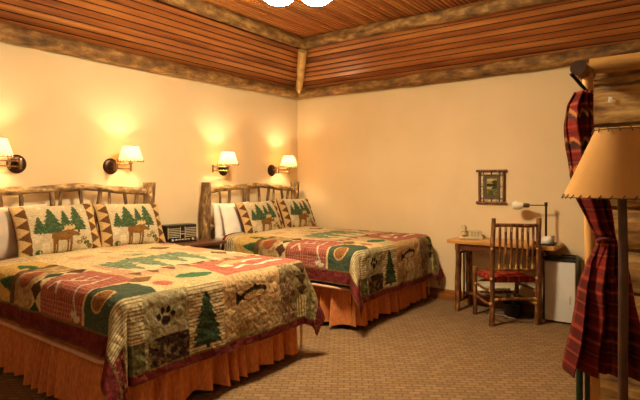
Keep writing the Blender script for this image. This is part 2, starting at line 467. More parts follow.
def post_bm(y, sd):
    b = B()
    pts = []; rs = []
    rr = random.Random(sd)
    for i in range(15):
        q = i/14
        pts.append((.09+.004*math.sin(q*7+sd), y+.006*math.sin(q*5+sd), 1.385*q)); rs.append(.058*(1+.05*math.sin(q*11+sd)+.04*rr.uniform(-1, 1)))
    tube(b, pts, rs, 16, 0, (1,), .04, sd)
    for k in range(3):      # knots
        z = .55+.3*k+.05*sd; a = rr.uniform(-1.2, .6)
        c = Vector((.09+.05*math.cos(a), y+.05*math.sin(a), z))
        r = bmesh.ops.create_icosphere(b, subdivisions=2, radius=.02)
        for v in r['verts']: v.co = Vector((v.co.x*.8, v.co.y*.8, v.co.z*1.3))+c
        for f in set(f for v in r['verts'] for f in v.link_faces): f.material_index = 1
    return b

def pillow_pts(w, h, T, n=90, m=64, flange=.0, sag=.0, seed=0):
    u = np.linspace(-1, 1, n)[:, None]; v = np.linspace(-1, 1, m)[None, :]
    U = u+0*v; V = v+0*u
    X = w/2*U*(1-.05*(1-V**2)); Yy = h/2*V*(1-.06*(1-U**2))
    e = np.clip((1-np.abs(U)**2.4), 0, 1)*np.clip((1-np.abs(V)**2.4), 0, 1)
    th = T*e**.5
    wr = (fbm(U*3+seed, V*3, 60+seed)-.5)*.05*T*4*e**.3
    return U, V, X, Yy, th+wr*.4, th-wr*.2

def make_pillow(name, w, h, T, mat, paint=None, seed=0, n=90, m=64):
    U, V, X, Y, f, bk = pillow_pts(w, h, T, n, m, seed=seed)
    F = np.stack([X, f, Y], -1); K = np.stack([X, -bk, Y], -1)   # local: +y front, z up, x across
    both = np.concatenate([F, K[::-1]], 0)
    cols = None
    if paint: 
        cf = paint(X, Y); ck = np.empty(K.shape); ck[:] = lin(BURG)
        cf[0], cf[-1], cf[:, 0], cf[:, -1] = (lin(BURG),)*4
        cols = np.concatenate([cf, ck], 0)
    return grid_mesh(name, both, mat, None, cols, wrapu=True)

def sham_paint(X, Y):
    X = -X
    p = Paint(X, Y, (198, 180, 144))
    p.put(vnoise(X*110, Y*110, 1) > .6, (192, 170, 122), .5)
    p.put((Y < -.03) & (fbm(X*14, Y*14, 4) > .52), (224, 208, 168), .6)
    for s in (-1, 1):                                              # borders of brown triangles, broad side inwards
        m = (X*s > .245); d = np.clip((X*s-.245)/.085, 0, 1)
        p.put(m, (204, 168, 110))
        k = (Y+.225)/.105+(.5 if s > 0 else 0); fr = k-np.floor(k)
        p.put(m & (np.abs(fr-.5)*2 < 1-d), (104, 68, 32)); p.put(m & (X*s < .249), (124, 88, 48), .8)
    for cu, hw, a, f in ((-.175, .056, .10, -.055), (-.075, .09, .175, -.075), (.035, .054, .15, -.03), (.135, .08, .185, -.065)):
        p.pine(cu, a, f, hw, (62, 80, 50), sd=int(cu*100)+50)
    p.moose(.005, -.115, .21, vs=1)
    for cu, cv, c in ((-.20, -.20, (70, 96, 44)), (.17, -.12, (134, 108, 60)), (.19, -.16, (84, 96, 44)), (.13, -.15, (140, 110, 62)), (.215, -.19, (122, 96, 52))):
        m = p.ell(cu, cv, .028, .020); p.put(m & (vnoise(X*90, Y*90, 8) > .3), c)
    for cu, cv in ((-.14, .19), (.06, .19), (.2, .15), (.16, .2)): p.put(p.ell(cu, cv, .01, .012), (226, 206, 160))
    return p.c

# ------------------------------------------------------------------ materials
M = {}
M['quilt'] = attr_cloth('quilt_fabric', .9, 70, .35, 16)
M['sham'] = attr_cloth('tapestry_fabric', .9, 90, .4)
M['linen'] = simple('white_linen', (232, 222, 206), .85, .03, 12, bmp=.15)
M['greylinen'] = simple('grey_linen', (196, 178, 158), .85, .05, 10, bmp=.2)
M['piping'] = simple('pink_piping', (206, 158, 130), .8, .05)
M['darkmetal'] = simple('dark_metal', (30, 26, 24), .4, .1, metal=.6)
M['bronze'] = simple('bronze', (150, 120, 88), .3, .1, metal=.9)
M['dbronze'] = simple('dark_bronze', (70, 48, 38), .38, .1, metal=.8)
M['bark'] = wood('bark', (72, 50, 28), (124, 92, 54), (190, 154, 98), (22, 22, 9), .75, .6, lo=.34, hi=.68)
M['bark_light'] = wood('bark_light', (80, 56, 32), (144, 110, 66), (208, 174, 114), (24, 10, 24), .7, .5, lo=.34, hi=.64)
M['cut'] = simple('cut_wood', (196, 150, 88), .7, .15, 25)
def logmat(name, sc): return wood(name, (70, 44, 18), (134, 94, 44), (192, 148, 84), sc, .75, .5, lo=.32, hi=.72)
M['log_y'] = logmat('log_along_wall', (14, 6, 14)); M['log_x'] = logmat('log_across', (6, 14, 14)); M['log_z'] = wood('peeled_log', (130, 92, 44), (196, 150, 84), (222, 182, 112), (7, 7, 1.6), .6, .2)
M['peeled'] = wood('peeled_pine', (170, 112, 52), (214, 158, 86), (232, 184, 110), (14, 14, 1.5), .5, .15)
M['peeled_x'] = wood('peeled_pine_across', (150, 104, 50), (200, 152, 82), (222, 180, 108), (1.5, 14, 14), .5, .15)
M['hick'] = wood('hickory_bark', (66, 34, 18), (118, 70, 34), (186, 128, 66), (26, 26, 9), .45, .3, lo=.36, hi=.72)
M['hick_end'] = simple('peeled_hickory', (206, 156, 84), .5, .1, 30)
M['desktop'] = wood('desk_top', (150, 96, 44), (196, 138, 70), (214, 160, 88), (2, 26, 26), .35, .05)
M['nighttop'] = wood('night_top', (62, 34, 22), (96, 54, 32), (120, 72, 42), (20, 3, 20), .3, .05)
M['nightgreen'] = wood('night_front', (52, 54, 24), (78, 76, 34), (96, 90, 44), (12, 12, 3), .5, .1)
M['white_app'] = simple('white_enamel', (218, 212, 202), .35, .01)
M['black'] = simple('black_plastic', (26, 22, 20), .35, .1)
M['radio'] = simple('radio_dark', (28, 22, 18), .3, .1)
M['radio_g'] = simple('radio_trim', (206, 190, 156), .45, .05)
M['phone'] = simple('phone_beige', (196, 176, 134), .45, .03)
M['phone_d'] = simple('phone_keys', (156, 138, 104), .45, .03)
M['paper'] = simple('paper', (232, 222, 204), .8, .01)
M['basebd'] = wood('baseboard_wood', (110, 62, 24), (150, 90, 38), (172, 108, 50), (3, 3, 20), .4, .05)
M['burl'] = simple('dark_pole', (74, 46, 30), .5, .2, 12, bmp=.2)
M['dgreen'] = simple('green_metal', (16, 44, 32), .35, .1)

def skirt_mat():
    m, nt, b = nmat('rust_cotton'); b.inputs['Roughness'].default_value = .9; b.inputs['Specular IOR Level'].default_value = .1
    nz = N(nt, 'ShaderNodeTexNoise'); nz.inputs['Scale'].default_value = 90; nt.links.new(coords(nt, (1, 1, .3)), nz.inputs[0])
    r = ramp(nt, nz.outputs[0], [(.3, (190, 110, 60)), (.7, (216, 138, 82))]); nt.links.new(r.outputs[0], b.inputs['Base Color'])
    bump(nt, b, nz.outputs[0], .2); return m
M['skirt'] = skirt_mat()

def plaster():
    m, nt, b = nmat('cream_plaster'); b.inputs['Roughness'].default_value = .8; b.inputs['Specular IOR Level'].default_value = .2
    nz = N(nt, 'ShaderNodeTexNoise'); nz.inputs['Scale'].default_value = 1.6; nz.inputs['Detail'].default_value = 3; nt.links.new(coords(nt), nz.inputs[0])
    r = ramp(nt, nz.outputs[0], [(.25, (218, 194, 152)), (.75, (228, 205, 164))]); nt.links.new(r.outputs[0], b.inputs['Base Color'])
    n2 = N(nt, 'ShaderNodeTexNoise'); n2.inputs['Scale'].default_value = 14; nt.links.new(coords(nt), n2.inputs[0])
    bump(nt, b, n2.outputs[0], .12); return m
M['wall'] = plaster()

def carpet():
    m, nt, b = nmat('carpet'); b.inputs['Roughness'].default_value = .95; b.inputs['Specular IOR Level'].default_value = .05
    t = nt.nodes.new('ShaderNodeTexCoord'); mp = nt.nodes.new('ShaderNodeMapping'); mp.inputs['Rotation'].default_value = (0, 0, math.radians(-34))
    nt.links.new(t.outputs['Object'], mp.inputs[0])
    nz0 = N(nt, 'ShaderNodeTexNoise'); nz0.inputs['Scale'].default_value = 30; nt.links.new(mp.outputs[0], nz0.inputs[0])
    br = N(nt, 'ShaderNodeTexBrick'); br.inputs['Scale'].default_value = 1
    br.inputs['Brick Width'].default_value = .085; br.inputs['Row Height'].default_value = .042
    br.inputs['Mortar Size'].default_value = .010; br.inputs['Mortar Smooth'].default_value = 1
    br.inputs['Color1'].default_value = (*lin((158, 126, 90)), 1); br.inputs['Color2'].default_value = (*lin((140, 110, 78)), 1)
    br.inputs['Mortar'].default_value = (*lin((120, 92, 62)), 1)
    nt.links.new(mp.outputs[0], br.inputs['Vector'])
    nz = N(nt, 'ShaderNodeTexNoise'); nz.inputs['Scale'].default_value = 130; nz.inputs['Detail'].default_value = 3; nt.links.new(mp.outputs[0], nz.inputs[0])
    r = ramp(nt, nz.outputs[0], [(.3, (190, 190, 190)), (.7, (255, 255, 255))])
    mx = N(nt, 'ShaderNodeMix', data_type='RGBA', blend_type='MULTIPLY'); mx.inputs[0].default_value = .8
    nt.links.new(br.outputs[0], mx.inputs[6]); nt.links.new(r.outputs[0], mx.inputs[7]); nt.links.new(mx.outputs[2], b.inputs['Base Color'])
    iv = N(nt, 'ShaderNodeMath', operation='SUBTRACT'); iv.inputs[0].default_value = 1; nt.links.new(br.outputs['Fac'], iv.inputs[1])
    bump(nt, b, iv.outputs[0], .35, .008); return m
M['carpet'] = carpet()

def boards(name, sc, dark=(112, 56, 24), mid=(158, 90, 42), light=(194, 126, 64)):
    m, nt, b = nmat(name); b.inputs['Roughness'].default_value = .32; b.inputs['Specular IOR Level'].default_value = .5
    a = N(nt, 'ShaderNodeVertexColor'); a.layer_name = 'col'
    co = coords(nt, sc)
    sp = N(nt, 'ShaderNodeVectorMath', operation='ADD'); nt.links.new(co, sp.inputs[0])
    sc2 = N(nt, 'ShaderNodeVectorMath', operation='SCALE'); sc2.inputs['Scale'].default_value = 30; nt.links.new(a.outputs[0], sc2.inputs[0]); nt.links.new(sc2.outputs[0], sp.inputs[1])
    nz = N(nt, 'ShaderNodeTexNoise'); nz.inputs['Scale'].default_value = 1; nz.inputs['Detail'].default_value = 5; nt.links.new(sp.outputs[0], nz.inputs[0])
    ad = N(nt, 'ShaderNodeMath', operation='MULTIPLY_ADD'); ad.inputs[1].default_value = .22; nt.links.new(a.outputs[0], ad.inputs[0])
    m5 = N(nt, 'ShaderNodeMath', operation='MULTIPLY'); m5.inputs[1].default_value = .84; nt.links.new(nz.outputs[0], m5.inputs[0]); nt.links.new(m5.outputs[0], ad.inputs[2])
    r = ramp(nt, ad.outputs[0], [(.3, dark), (.52, mid), (.8, light)])
    vo = N(nt, 'ShaderNodeTexVoronoi'); vo.inputs['Scale'].default_value = .9
    s3 = tuple(1 if x > 2 else 1 for x in sc); nt.links.new(coords(nt, (1.2, 1.2, 1.2)), vo.inputs['Vector'])
    kr = ramp(nt, vo.outputs['Distance'], [(.04, (70, 32, 14)), (.07, (255, 255, 255))])
    mx = N(nt, 'ShaderNodeMix', data_type='RGBA', blend_type='MULTIPLY'); mx.inputs[0].default_value = .85
    nt.links.new(r.outputs[0], mx.inputs[6]); nt.links.new(kr.outputs[0], mx.inputs[7]); nt.links.new(mx.outputs[2], b.inputs['Base Color'])
    return m
M['board_y'] = boards('pine_boards_lengthwise', (18, 1.2, 18)); M['board_x'] = boards('pine_boards_crosswise', (1.2, 18, 18))
M['gap'] = simple('groove', (40, 18, 8), .8)

def shade_mat(name, col, trans=.5, emis=0):
    m = bpy.data.materials.new(name); m.use_nodes = True; nt = m.node_tree; nt.nodes.clear()
    out = nt.nodes.new('ShaderNodeOutputMaterial'); d = N(nt, 'ShaderNodeBsdfDiffuse'); t = N(nt, 'ShaderNodeBsdfTranslucent')
    nz = N(nt, 'ShaderNodeTexNoise'); nz.inputs['Scale'].default_value = 6; nz.inputs['Detail'].default_value = 4; nt.links.new(coords(nt), nz.inputs[0])
    r = ramp(nt, nz.outputs[0], [(.3, tuple(c*.93 for c in col)), (.7, col)])
    nt.links.new(r.outputs[0], d.inputs[0]); nt.links.new(r.outputs[0], t.inputs[0])
    mx = N(nt, 'ShaderNodeMixShader'); mx.inputs[0].default_value = trans
    nt.links.new(d.outputs[0], mx.inputs[1]); nt.links.new(t.outputs[0], mx.inputs[2]); nt.links.new(mx.outputs[0], out.inputs[0])
    return m
M['parch'] = shade_mat('sconce_parchment', (255, 232, 190), .42)
M['leather'] = shade_mat('rawhide', (232, 184, 116), .25)
M['lace'] = simple('leather_lace', (88, 52, 28), .7, .1)
def emis(name, col, s):
    m = bpy.data.materials.new(name); m.use_nodes = True; nt = m.node_tree; nt.nodes.clear()
    out = nt.nodes.new('ShaderNodeOutputMaterial'); e = N(nt, 'ShaderNodeEmission'); e.inputs[0].default_value = (*col, 1); e.inputs[1].default_value = s
    nt.links.new(e.outputs[0], out.inputs[0]); return m
WARM = (1.0, .80, .47)
M['bulb'] = emis('lit_bulb', (1, .76, .46), 15)
M['bowl'] = emis('lit_opal_glass', (1.0, .86, .55), 72)
M['opal'] = simple('opal_glass', (236, 224, 200), .25, .01)

def plaid_mat(name, base, dark, light, sc=14, kind='attr'):
    return attr_cloth(name, .9, 120, .3)
M['plaid'] = plaid_mat('plaid_wool', 0, 0, 0)

# ------------------------------------------------------------------ room shell
RX, RY = 6.6, -7.6
ZT = 2.70                      # top of walls where the cove starts
b = B(); box(b, (-.15, RY-.15, -.12), (RX+.15, .15, 0)); fl = struct('floor', b, M['carpet'])
for nm, lo, hi in (('wall_left', (-.15, RY-.15, 0), (0, .15, 3.4)), ('wall_back', (0, 0, 0), (RX, .15, 3.4)), ('wall_right', (RX, RY-.15, 0), (RX+.15, .15, 3.4)), ('wall_front', (0, RY-.15, 0), (RX, RY, 3.4))):
    b = B(); box(b, lo, hi); struct(nm, b, M['wall'])
for nm, lo, hi in (('baseboard_left', (0, RY, 0), (.018, 0, .12)), ('baseboard_back', (.018, -.018, 0), (RX-.018, 0, .12)), ('baseboard_right', (RX-.018, RY, 0), (RX, 0, .12)), ('baseboard_front', (.018, RY, 0), (RX-.018, RY+.018, .12))):
    b = B(); box(b, lo, hi, .004); struct(nm, b, M['basebd'])

IN, ZC = .50, 3.27             # inset and height of the flat ceiling
def board_mesh(name, quads, mats, gapm):
    """quads: (4 outer corner points, inward normal, material index)"""
    verts, faces, mi, vc = [], [], [], []
    rr = random.Random(5)
    for q, n, k in quads:
        n = Vector(n); q = [Vector(p) for p in q]; s = len(verts); c = rr.random()
        lo = [p+n*.0 for p in q]; 
        # bevelled board: face pulled in a little from its edges, raised into the room
        e0 = (q[3]-q[0]).normalized()*.007
        up = [q[0]+n*.012+e0, q[1]+n*.012+e0, q[2]+n*.012-e0, q[3]+n*.012-e0]
        verts += lo+up; vc += [(c, c, c, 1)]*8
        for f in ((4, 5, 6, 7), (0, 1, 5, 4), (3, 2, 6, 7)):
            faces.append([s+i for i in f]); mi.append(k)
    me = bpy.data.meshes.new(name); me.from_pydata([tuple(v) for v in verts], [], faces)
    for m in mats: me.materials.append(m)
    me.polygons.foreach_set('material_index', mi)
    ca = me.color_attributes.new('col', 'FLOAT_COLOR', 'POINT'); ca.data.foreach_set('color', [x for v in vc for x in v])
    o = bpy.data.objects.new(name, me); C.objects.link(o); o['kind'] = 'structure'; return o
quads = []
w = .052; x = IN
while x < RX-IN:
    x1 = min(x+w, RX-IN)
    quads.append((((x+.003, RY+IN, ZC), (x+.003, -IN, ZC), (x1-.003, -IN, ZC), (x1-.003, RY+IN, ZC)), (0, 0, -1), 0)); x += w
board_mesh('ceiling', quads, [M['board_y'], M['gap']], 1)
b = B(); box(b, (-.15, RY-.15, ZC+.001), (RX+.15, .15, ZC+.1)); struct('ceiling_backing', b, M['gap'])
slopeL = math.hypot(IN, ZC-ZT); nb = 11
def P_at(side, t, off=0):
    z = ZT+(ZC-ZT)*t; i = IN*t
    return i, z
quads = []; nz_ = IN/slopeL; nx_ = (ZC-ZT)/slopeL
for k in range(nb):
    t0 = (k+.07)/nb; t1 = (k+.93)/nb
    i0, z0 = P_at(0, t0); i1, z1 = P_at(0, t1)
    quads.append((((i0, -i0, z0), (i0, RY+i0, z0), (i1, RY+i1, z1), (i1, -i1, z1)), (nx_, 0, -nz_), 0))
    quads.append((((RX-i0, RY+i0, z0), (RX-i0, -i0, z0), (RX-i1, -i1, z1), (RX-i1, RY+i1, z1)), (-nx_, 0, -nz_), 0))
    quads.append((((RX-i0, -i0, z0), (i0, -i0, z0), (i1, -i1, z1), (RX-i1, -i1, z1)), (0, -nx_, -nz_), 1))
    quads.append((((i0, RY+i0, z0), (RX-i0, RY+i0, z0), (RX-i1, RY+i1, z1), (i1, RY+i1, z1)), (0, nx_, -nz_), 1))
board_mesh('ceiling_cove', quads, [M['board_y'], M['board_x']], 1)
b = B()
A = [(0, 0), (RX, 0), (RX, RY), (0, RY)]; I = [(IN, -IN), (RX-IN, -IN), (RX-IN, RY+IN), (IN, RY+IN)]
for k in range(4):
    p, q, r, s = A[k], A[(k+1) % 4], I[(k+1) % 4], I[k]
    vs = [b.verts.new((*p, ZT)), b.verts.new((*q, ZT)), b.verts.new((*r, ZC)), b.verts.new((*s, ZC))]; b.faces.new(vs)
struct('ceiling_cove_backing', b, M['gap'])

# log trim: lower ring on the walls, upper ring round the tray, corner posts
def logtrim(k, p, q, r, mat, seed, n=50, jit=.045, wob=.012):
    b = B(); branch(b, p, q, r, r, n, wob, jit, seed, 18, 0, True)
    return struct('trim_%d' % k, b, mat, smooth=True)
logtrim(1, (.066, RY+.1, 2.642), (.066, -.02, 2.642), .070, M['log_y'], 1)
logtrim(2, (.10, -.066, 2.642), (RX-.1, -.066, 2.642), .070, M['log_x'], 2)
logtrim(3, (RX-.066, -.1, 2.642), (RX-.066, RY+.1, 2.642), .070, M['log_y'], 3)
logtrim(4, (RX-.1, RY+.075, 2.642), (.1, RY+.075, 2.642), .070, M['log_x'], 4)
logtrim(5, (IN+.02, RY+IN, 3.195), (IN+.02, -IN+.02, 3.195), .071, M['log_y'], 5)
logtrim(6, (IN+.06, -IN-.02, 3.195), (RX-IN, -IN-.02, 3.195), .071, M['log_x'], 6)
logtrim(7, (RX-IN, -IN, 3.195), (RX-IN, RY+IN, 3.195), .071, M['log_y'], 7)
logtrim(8, (RX-IN, RY+IN, 3.195), (IN, RY+IN, 3.195), .071, M['log_x'], 8)
b = B(); branch(b, (.10, -.10, 2.66), (IN+.0, -IN-.0, 3.12), .050, .062, 14, .004, .05, 12, 14); struct('trim_9', b, M['log_z'], smooth=True)

# ------------------------------------------------------------------ beds, quilts, pillows
YB1, YB2 = -3.36, -1.0
bed1 = make_bed('nearer log bed with rust bed skirt, next to the clock radio nightstand\'s left', (0.02, YB1, 0))
bed1['label'] = 'nearer of the two log beds, with ruffled rust skirt filling the left foreground'
bed2 = copy_tree(bed1); bed2.location = (0.02, YB2, 0); bed2['label'] = 'farther of the two log beds, with ruffled rust skirt, standing by the wall corner'
q1 = make_quilt(); q1.location = (0.02, YB1, 0)
tag(q1, 'patchwork lodge quilt with paw print and pine tree, on the nearer bed', 'quilt', 'patchwork quilts on the beds')
q2 = q1.copy(); C.objects.link(q2); q2.location = (0.02, YB2, 0); q2['label'] = 'patchwork lodge quilt with paw print and pine tree, on the farther bed by the corner'

def place_pillow(o, y, x, z, tilt, roll=0, yaw=0):
    # local +y is the face: turn it towards +x (into the room), leaning back by tilt
    o.rotation_mode = 'XYZ'
    Rm = Matrix.Rotation(-PI/2+yaw, 4, 'Z') @ Matrix.Rotation(tilt, 4, 'X') @ Matrix.Rotation(roll, 4, 'Y')
    o.matrix_world = Matrix.Translation((x, y, z)) @ Rm
sh = make_pillow('pillow_sham', .70, .46, .085, M['sham'], sham_paint, 1, 150, 100)
G = 'moose and pine pillow shams'
tag(sh, 'left moose and pine tree pillow sham on the nearer bed, beside the plain pillow', 'pillow', G)
place_pillow(sh, -3.62, .37, .995, math.radians(22), .02, .0); sh.scale = (1, 1, .95)
for y, x, z, r, sc, lb in ((-2.935, .37, .99, -.03, (.97, 1, .93), 'right moose and pine tree pillow sham on the nearer bed, next to the clock radio'),
                       (-1.225, .435, .96, .03, (1.04, .85, .92), 'left moose and pine tree pillow sham on the farther bed, in front of white pillows'),
                       (-.50, .40, .97, -.03, (.97, 1, .94), 'right moose and pine tree pillow sham on the farther bed, nearest the wall corner')):
    o = sh.copy(); C.objects.link(o); o['label'] = lb; place_pillow(o, y, x, z, math.radians(24), r, .03 if y > -2 else 0)
    o.scale = sc
wp = make_pillow('pillow', .66, .44, .07, M['linen'], None, 3, 50, 40)
tag(wp, 'white pillow standing closest to the headboard on the farther bed', 'pillow', 'plain white pillows on the farther bed')
place_pillow(wp, -1.49, .225, .945, math.radians(8), .0, 0); wp.scale = (.92, .85, .92)
o = wp.copy(); C.objects.link(o); place_pillow(o, -1.44, .325, .935, math.radians(16), .0, 0); o.scale = (.94, .7, .92); o['label'] = 'white pillow wedged between another white pillow and the moose sham'
gp = make_pillow('pillow', .62, .44, .075, M['greylinen'], None, 9, 50, 40)
tag(gp, 'plain taupe pillow at the left edge of the nearer bed', 'pillow'); place_pillow(gp, -3.93, .245, .985, math.radians(10), .02, 0)

# ------------------------------------------------------------------ wall sconces
def make_sconce(label, ypl, dysh, bend):
    """plate on wall at y=ypl; shade centre dysh to the side; bend: elbow offset"""
    t = thing('wall_sconce', label, 'wall lamp', (0, ypl, 1.545), 0, 'lit wall sconces above the headboards')
    b = B(); R = Matrix.Rotation(PI/2, 3, 'Y'); lathe(b, [(.001, 0), (.078, 0), (.080, .008), (.070, .018), (.045, .022), (.040, .032), (.001, .034)], 32, M=R)
    link('backplate', b, M['dbronze'], t)
    b = B(); tube(b, [(.03, 0, .0), (.075, 0, 0)], .012); box(b, (.066, -.012, -.045), (.090, .012, .045), .004); link('hinge', b, M['bronze'], t)
    b = B(); ex, ey = .11, bend; sx, sy = .22, dysh
    for z in (.022, -.022):
        tube(b, [(.078, 0, z), (ex, ey, z)], .0065, 10); tube(b, [(ex, ey, z), (sx, sy, z)], .0065, 10)
    tube(b, [(ex, ey, -.045), (ex, ey, .045)], .011, 12); tube(b, [(sx, sy, -.05), (sx, sy, .045)], .011, 12)
    link('swing_arm', b, M['bronze'], t)
    b = B(); lathe(b, [(.001, .03), (.022, .03), (.024, .05), (.018, .085), (.001, .085)], 18, (sx, sy, -.01)); link('socket', b, M['bronze'], t)
    b = B(); lathe(b, [(.001, .075), (.012, .076), (.024, .10), (.026, .118), (.018, .138), (.001, .145)], 16, (sx, sy, -.01)); link('bulb', b, M['bulb'], t)
    b = B(); r0, r1, z0, z1 = .122, .070, .045, .198
    lathe(b, [(r0, z0), (r1, z1), (r1-.003, z1), (r0-.003, z0), (r0, z0)], 40, (sx, sy, 0)); sd = link('shade', b, M['parch'], t)
    b = B()
    for rr_, zz in ((r1, z1), (r0, z0)):
        b = B(); lathe(b, [(rr_+.002, zz-.003), (rr_+.002, zz+.003), (rr_-.004, zz+.003), (rr_-.004, zz-.003), (rr_+.002, zz-.003)], 40, (sx, sy, 0))
        if rr_ == r1: link('shade_trim', b, M['lace'], sd)
    for k in range(22):
        a = 2*PI*k/22; c = Vector((sx+(r0+.001)*math.cos(a), sy+(r0+.001)*math.sin(a), z0+.008)); tube(b, [c+Vector((0, 0, -.012)), c+Vector((-.003*math.cos(a), -.003*math.sin(a), .010))], .0035, 5)
    link('shade_stitching', b, M['lace'], sd)
    ld = bpy.data.lights.new('sconce_light', 'POINT'); ld.energy = SC_W; ld.color = WARM; ld.shadow_soft_size = .03
    lo = bpy.data.objects.new('sconce_light', ld); C.objects.link(lo); lo.parent = t; lo.location = (sx, sy, .13)
    return t
SC_W = 7
make_sconce('lit parchment sconce at the far left edge, above the nearer bed', -3.79, -.235, -.10)
make_sconce('lit parchment sconce above the right end of the nearer headboard', -2.925, .085, -.005)
make_sconce('lit parchment sconce above the farther headboard\'s left post, arm folded across', -1.435, -.125, -.26)
make_sconce('lit parchment sconce nearest the room corner, above the farther bed', -.56, .105, .02)

# ------------------------------------------------------------------ nightstand and clock radio
t = thing('nightstand', 'dark topped green fronted nightstand standing between the two beds', 'nightstand', (.03, -2.18, 0))
b = B(); box(b, (0, -.31, .715), (.50, .31, .75), .008); link('top', b, M['nighttop'], t)
b = B(); box(b, (.03, -.27, .10), (.44, .27, .715), .006); link('body', b, M['nightgreen'], t)
for z in (.48, .26):
    b = B(); box(b, (.44, -.25, z), (.456, .25, z+.2), .005); d = link('drawer', b, M['nightgreen'], t)
    b = B(); lathe(b, [(.001, 0), (.008, 0), (.008, .012), (.016, .02), (.001, .028)], 14, (.456, 0, z+.1), Matrix.Rotation(PI/2, 3, 'Y')); link('knob', b, M['dbronze'], d)
for x in (.05, .42):
    for y in (-.25, .25):
        b = B(); box(b, (x-.02, y-.02, 0), (x+.02, y+.02, .10), .004); link('leg', b, M['nighttop'], t)
t = thing('clock_radio', 'dark vintage style clock radio with two speaker grilles on the nightstand', 'radio', (.22, -2.27, .751), math.radians(-8))
b = B(); box(b, (-.08, -.19, .012), (.08, .175, .188), .02); link('body', b, M['radio'], t)
for s in (-1, 1):
    b = B(); c = s*.098
    for z in range(6): box(b, (.079, c-.060, .058+z*.0175), (.086, c+.060, .063+z*.0175))
    box(b, (.079, c-.072, .045), (.086, c-.067, .165)); box(b, (.079, c+.067, .045), (.086, c+.072, .165)); link('speaker_grille', b, M['radio_g'], t)
b = B(); box(b, (.078, -.03, .085), (.085, .03, .145), .003); link('dial', b, M['black'], t)
b = B(); 
for k in range(7): box(b, (.085, -.024+k*.007, .115), (.087, -.021+k*.007, .122))
box(b, (.085, -.026, .088), (.087, .026, .096)); link('dial_scale', b, M['radio_g'], t)
for y in (-.12, .12):
    b = B(); lathe(b, [(.001, 0), (.013, 0), (.012, .014), (.001, .015)], 16, (.079, y, .032), Matrix.Rotation(PI/2, 3, 'Y')); link('knob', b, M['radio_g'], t)
b = B(); 
for k in range(5): box(b, (.078, -.085+k*.036, .026), (.085, -.06+k*.036, .038), .002)
link('buttons', b, M['radio_g'], t)
b = B(); box(b, (-.075, -.18, 0), (.075, .18, .014), .004); link('base', b, M['black'], t)

# ------------------------------------------------------------------ ceiling fixture
t = thing('ceiling_light', 'lit ceiling fixture with three opal glass bowls hanging above the beds', 'ceiling lamp', (2.27, -2.77, 2.728))
b = B(); lathe(b, [(.001, .541), (.07, .539), (.065, .49), (.02, .47), (.012, .46), (.012, .14), (.05, .12), (.05, .07), (.001, .055)], 28); link('stem', b, M['dbronze'], t)
fa = math.atan2(.60, .80)
for k in range(3):
    a = fa+(0, PI, PI*1.5+.0)[k]; cx, cy = .142*math.cos(a), .142*math.sin(a)
    if k == 2: cx *= 1.75; cy *= 1.75
    b = B(); tube(b, [(0, 0, .10), (cx*.5, cy*.5, .13), (cx*.9, cy*.9, .13), (cx, cy, .12)], .008, 8); link('arm', b, M['dbronze'], t)
    b = B(); lathe(b, [(.001, -.005), (.04, -.002), (.085, .010), (.115, .035), (.132, .065), (.13, .082), (.06, .105), (.02, .118), (.001, .12)], 32, (cx, cy, 0)); link('glass_bowl', b, M['bowl'], t)

# ------------------------------------------------------------------ desk
t = thing('writing_desk', 'rustic writing desk with honey pine top and bark slat end, against the back wall', 'desk', (2.47, -.45, 0))
b = B(); box(b, (0, 0, .725), (1.09, .425, .765), .008); link('top', b, M['desktop'], t)
b = B(); box(b, (.08, .03, .655), (.98, .05, .725), .003); box(b, (.08, .38, .655), (.98, .40, .725), .003); link('apron', b, M['nighttop'], t)
legs = [(.115, .02), (.115, .385), (.945, .02), (.945, .385)]
for i, (x, y) in enumerate(legs):
    b = B(); branch(b, (x, y, 0), (x, y, .73), .027, .024, 10, .004, .06, 40+i, 12); link('leg', b, M['hick'], t)
for x in (.115, .945):
    for z in (.10, .62):
        b = B(); branch(b, (x, .02, z), (x, .385, z), .016, .016, 6, .003, .05, 50+int(z*10), 10); link('rail', b, M['hick'], t)
    for k in range(3):
        y = .11+k*.092
        b = B(); branch(b, (x, y, .10), (x, y, .62), .011, .010, 8, .004, .05, 60+k, 10); link('slat', b, M['hick'], t)
b = B(); box(b, (.10, .22, .145), (.96, .40, .165), .004); link('shelf', b, M['nighttop'], t)

b = B(); box(b, (0, 0, 0), (.36, .16, .075), .01); o = link('box', b, M['paper'], loc=(2.68, -.222, .166)); tag(o, 'low white box lying on the shelf beneath the desk', 'box')
t = thing('waste_basket', 'dark tapered waste basket under the desk behind the chair', 'bin', (3.13, -.32, 0))
b = B(); lathe(b, [(.001, .0), (.078, .0), (.10, .135), (.104, .14), (.096, .14), (.075, .008), (.001, .008)], 24); link('bucket', b, M['black'], t)

# telephone
t = thing('telephone', 'beige desk telephone at the left end of the writing desk', 'telephone', (2.65, -.21, .766), math.radians(20)); t.scale = (1.25, 1.25, 1.1)
b = B()
vs = [b.verts.new(v) for v in ((-.10, -.10, 0), (.10, -.10, 0), (.10, .10, 0), (-.10, .10, 0), (-.095, -.095, .022), (.095, -.095, .022), (.095, .095, .075), (-.095, .095, .075))]
for f in ((0, 1, 2, 3), (4, 5, 6, 7), (0, 1, 5, 4), (1, 2, 6, 5), (2, 3, 7, 6), (3, 0, 4, 7)): b.faces.new([vs[i] for i in f])
bmesh.ops.bevel(b, geom=b.edges[:], offset=.008, segments=2, affect='EDGES'); link('base', b, M['phone'], t)
b = B(); 
for i in range(3):
    for j in range(4):
        x = .0+i*.026; y = -.07+j*.03; z = .022+(y+.095)/.19*.053
        box(b, (x, y, z-.002), (x+.018, y+.018, z+.006), .002)
link('keypad', b, M['phone_d'], t)
b = B()
